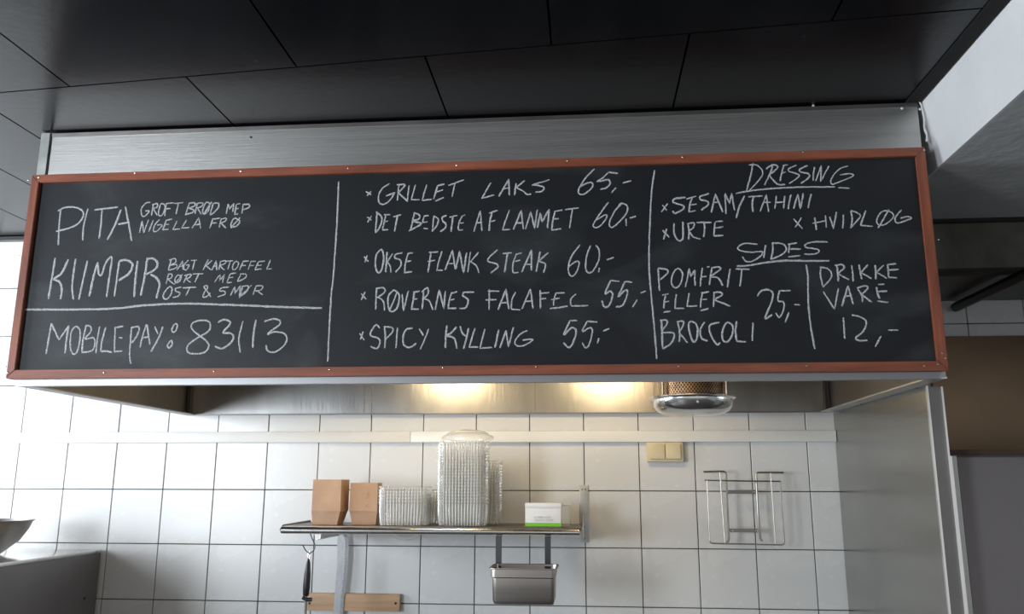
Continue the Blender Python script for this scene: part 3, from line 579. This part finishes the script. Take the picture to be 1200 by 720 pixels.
def rrect(x0, x1, y0, y1, z, r, n=5):
    out = []
    for cx_, cy2, a0 in ((x1-r, y0+r, -90), (x1-r, y1-r, 0), (x0+r, y1-r, 90), (x0+r, y0+r, 180)):
        for k in range(n+1):
            a = math.radians(a0+90*k/n); out.append(bm.verts.new((cx_+r*math.cos(a), cy2+r*math.sin(a), z)))
    return out
rr = [rrect(fx0+.012, fx1-.010, PY0+.014, PY1-.014, bot, .012), rrect(fx0+.008, fx1-.007, PY0+.010, PY1-.010, bot+.010, .012), rrect(fx0+.0065, fx1-.006, PY0+.009, PY1-.009, rimz-.029, .014),
      rrect(fx0+.003, fx1-.003, PY0+.005, PY1-.005, rimz-.026, .014), rrect(fx0+.003, fx1-.003, PY0+.005, PY1-.005, rimz-.003, .014), rrect(fx0-.003, fx1+.003, PY0-.001, PY1+.001, rimz-.001, .018), rrect(fx0-.003, fx1+.003, PY0-.001, PY1+.001, rimz+.001, .018), rrect(fx0+.0045, fx1-.0045, PY0+.0065, PY1-.0065, rimz, .014),
      rrect(fx0+.009, fx1-.008, PY0+.011, PY1-.011, rimz-.03, .012), rrect(fx0+.013, fx1-.011, PY0+.016, PY1-.016, bot+.004, .012)]
for A, Bq in zip(rr, rr[1:]):
    for k in range(len(A)): bm.faces.new((A[k], A[(k+1) % len(A)], Bq[(k+1) % len(A)], Bq[k]))
bm.faces.new(rr[0]); bm.faces.new(rr[-1])
loc_in(pn, from_bm('pan_body', bm, MT['pan'], pn, smooth=True))
# --- S-hook and honing steel
hk = thing('wire_hook', (1.30, -.33, 1.40), 'bent wire hook hanging from the left end of the shelf', 'hook')
Yh = -.300
P = [at(x, y, 1, Yh) for x, y in ((362, 624.5), (365.5, 631), (368.6, 637.5), (368.8, 643), (366, 647), (362, 648.3), (358, 645), (355, 639.5))]
P[0].z = ZS-.0135
tube('wire', spline(P, 4), .0018, MT['dark'], hk)
hs = thing('honing_steel', (1.29, -.30, 1.22), 'black-handled honing steel hanging handle-up from the wire hook', 'honing steel')
h0, h1 = at(361.6, 655, 1, Yh), at(358.4, 699, 1, Yh)
ax = (h1-h0); L_ = ax.length; ax.normalize()
pr = [(0, .0035), (.006, .005), (.012, .0075), (.05, .0125), (.09, .0135), (.115, .0115), (L_, .0085)]
bm = bmesh.new(); add_tube(bm, [h0+ax*t for t, r in pr], [r*.86 for t, r in pr], 14)
loc_in(hs, from_bm('handle', bm, MT['black'], hs, smooth=True))
c0 = at(362, 651.5, 1, Yh)
ringp = [c0+Vector((math.cos(a)*.004, math.sin(a)*.0012, math.sin(a)*.013)) for a in [k*math.pi/6 for k in range(13)]]
tube('ring', ringp, .0012, MT['bright'], hs, 6)
g0 = at(354.8, 700.5, 1, Yh); g1 = at(365.2, 703, 1, Yh)
tube('guard', [g0, (g0+g1)/2+Vector((0, 0, -.004)), g1], .0068, MT['black'], hs, 10)
r_0 = h1; r_1 = at(357.2, 745, 1, Yh)
tube('rod', [r_0, r_1], .0042, MT['steel_dark'], hs, 10)
# --- knife strip and serrated knife
st = thing('knife_strip', (1.36, -.01, 1.18), 'pale wooden magnetic knife strip screwed level to the tiles', 'knife strip')
a = at(360, 695.5, 1, -.02); b = at(468, 717.5, 1, -.02)
box('wooden_bar', (a.x, -.020, b.z), (b.x, -.0015, a.z), MT['oak'], st, bev=.0012)
for px in (362.5, 463.5): screw(at(px, 707.5, 1, -.0205), st, MT['black'], .005)
kn = thing('bread_knife', (1.33, -.03, 1.1), 'wide serrated knife held point-up on the wooden strip', 'knife')
bm = bmesh.new()
def kp(x, y): return at(340+x/7.2, 620+y/7.2, 1, -.0245)
left = [(438, 28), (412, 48), (398, 85), (398, 200), (394, 330), (384, 460), (374, 580), (362, 720), (350, 860)]
right = [(446, 26), (472, 48), (490, 90), (490, 220), (482, 340), (470, 460), (456, 580), (444, 720), (436, 860)]
L2 = spline([kp(*p) for p in left], 6); R2_ = spline([kp(*p) for p in right], 6)
n = len(L2); fr, bk = [], []
for i in range(n):
    r_ = R2_[i].copy()
    if i > 12: r_.x += .0011*(1 if i % 2 else -1)
    l_ = L2[i]; q = l_.lerp(r_, .72)
    fr.append([bm.verts.new(l_), bm.verts.new(q), bm.verts.new(r_+Vector((0, .0012, 0)))])
    bk.append([bm.verts.new(l_+Vector((0, .0022, 0))), bm.verts.new(q+Vector((0, .0022, 0))), bm.verts.new(r_+Vector((0, .0016, 0)))])
for i in range(n-1):
    for k in range(2):
        bm.faces.new((fr[i][k], fr[i][k+1], fr[i+1][k+1], fr[i+1][k])); bm.faces.new((bk[i][k+1], bk[i][k], bk[i+1][k], bk[i+1][k+1]))
    bm.faces.new((fr[i][0], fr[i+1][0], bk[i+1][0], bk[i][0])); bm.faces.new((fr[i][2], bk[i][2], bk[i+1][2], fr[i+1][2]))
loc_in(kn, from_bm('blade', bm, mat('blade_steel', (.42, .425, .43), .45, .35, noise=.12, nscale=12, bump=.1, bscale=90), kn))
bm = bmesh.new()
for j in range(26):
    t = .06+j*.036; i = min(n-2, int(t*(n-1)*.86)+6)
    q = L2[i].lerp(R2_[i], .70); w_ = (R2_[i]-L2[i])*.10
    add_tube(bm, [q-w_*.6+Vector((0, -.0004, -.001)), q+w_*.8+Vector((0, -.0004, .0008))], .0012, 4)
loc_in(kn, from_bm('ground_notches', bm, MT['steel_dark'], kn))
hb = kp(393, 850)
box('handle', (hb.x-.016, -.034, hb.z-.13), (hb.x+.016, -.014, hb.z+.004), MT['black'], kn, bev=.005)
# ================================================================== LEFT CABINET AND BOWL
cab = thing('steel_cabinet', (.03, -.5, 0), 'tall dull grey steel cabinet against the tiles at the left edge', 'cabinet')
KX, KZ = .387, 1.355
box('body', (-.38, -.95, .06), (KX-.002, -.012, KZ-.012), MT['cab'], cab, bev=.002)
box('top_plate', (-.382, -.952, KZ-.012), (KX, -.010, KZ), MT['bright'], cab, bev=.001)
for x in (-.35, .33):
    for y in (-.9, -.06): tube('foot', [(x, y, .001), (x, y, .062)], .018, MT['dark'], cab, 10)
screw((KX+.001, -.09, 1.19), cab, MT['dark'], .006, 0)
bowl = lathe('steel_bowl', [(.0001, .003), (.055, .0025), (.06, .0), (.075, .012), (.115, .045), (.140, .085), (.150, .112), (.156, .114), (.157, .117), (.149, .117), (.138, .086), (.112, .048), (.07, .016), (.0001, .008)], (0, 0, 0), MT['steel_dark'], None, 56, thick=1)
bp = at(31.5, 608, 1, -.30)
bowl.location = (bp.x-.157, -.30, KZ+.0008)
tag(bowl, 'round steel bowl standing on the grey cabinet at the left edge', 'bowl')
# ================================================================== RIGHT: PARTITION, FRIDGE, WALL PANEL, PIPE
pt_ = thing('steel_partition', (3.12, -.42, 0), 'upright reflective steel partition under the right end of the hood', 'partition')
box('steel_sheet', (3.100, -.838, .02), (3.104, -.002, 1.854), MT['steel_v'], pt_)
box('core_panel', (3.1042, -.842, .0), (3.134, -.002, 1.852), MT['steel_dark'], pt_)
box('edge_strip', (3.098, -.850, .0), (3.1035, -.8425, 1.855), MT['bright'], pt_)
box('end_face', (3.104, -.846, .0), (3.136, -.8425, 1.853), MT['steel_dark'], pt_)
box('edge_strip', (3.1355, -.850, .0), (3.1405, -.843, 1.853), MT['bright'], pt_)
fr_ = thing('steel_fridge', (3.6, -.4, 0), 'tall grey steel fridge right of the partition, top edge dark', 'fridge')
FY = -.78; FZ = at(1150, 532, 1, FY).z
box('body', (3.150, FY+.03, .05), (4.05, -.02, FZ-.002), MT['fridge'], fr_)
box('door', (3.186, FY, .10), (4.04, FY+.028, FZ-.008), MT['fridge'], fr_, bev=.003)
box('side_strip', (3.150, FY-.001, .05), (3.166, FY+.029, FZ-.006), MT['steel'], fr_)
box('bright_strip', (3.1665, FY-.004, .05), (3.172, FY+.026, FZ-.006), MT['bright'], fr_)
box('door_frame', (3.1725, FY-.001, .05), (3.185, FY+.029, FZ-.006), MT['steel'], fr_)
box('top_trim', (3.146, FY-.006, FZ-.002), (4.06, -.02, FZ+.010), MT['core'], fr_)
for x in (3.2, 4.0):
    for y in (-.7, -.08): tube('foot', [(x, y, .001), (x, y, .055)], .02, MT['dark'], fr_, 10)
wp = box('wall_panel', (3.45, -.016, 1.60), (4.9, -.002, 2.128), MT['brown_steel'], None, bev=.002)
tag(wp, 'brown-tinted steel sheet on the wall above the grey fridge', 'wall panel')
pz = at(1123, 363, 1, -.05)
pipe = tube('ceiling_pipe', [(pz.x, -.03, 2.232), (pz.x, -.06, 2.232), (pz.x+.01, -2.2, 2.232)], .017, MT['black'], None, 14)
tag(pipe, 'black pipe running forward under the dark soffit right of the board', 'pipe')
# lumps of sealant where the hood meets the white beam
bm = bmesh.new()
Pp = [at(x, y, 1, HY-.006) for x, y in ((1072, 112), (1075, 117), (1079, 122), (1081, 130), (1083, 140), (1083, 150), (1086, 158), (1086, 166))]
add_tube(bm, spline(Pp, 3), [random.uniform(.0012, .003) for _ in range(22)], 7)
o = from_bm('sealant_bead', bm, MT['plaster_white'], None, smooth=True); tag(o, 'lumpy white sealant bead where the hood corner meets the white beam', 'sealant')
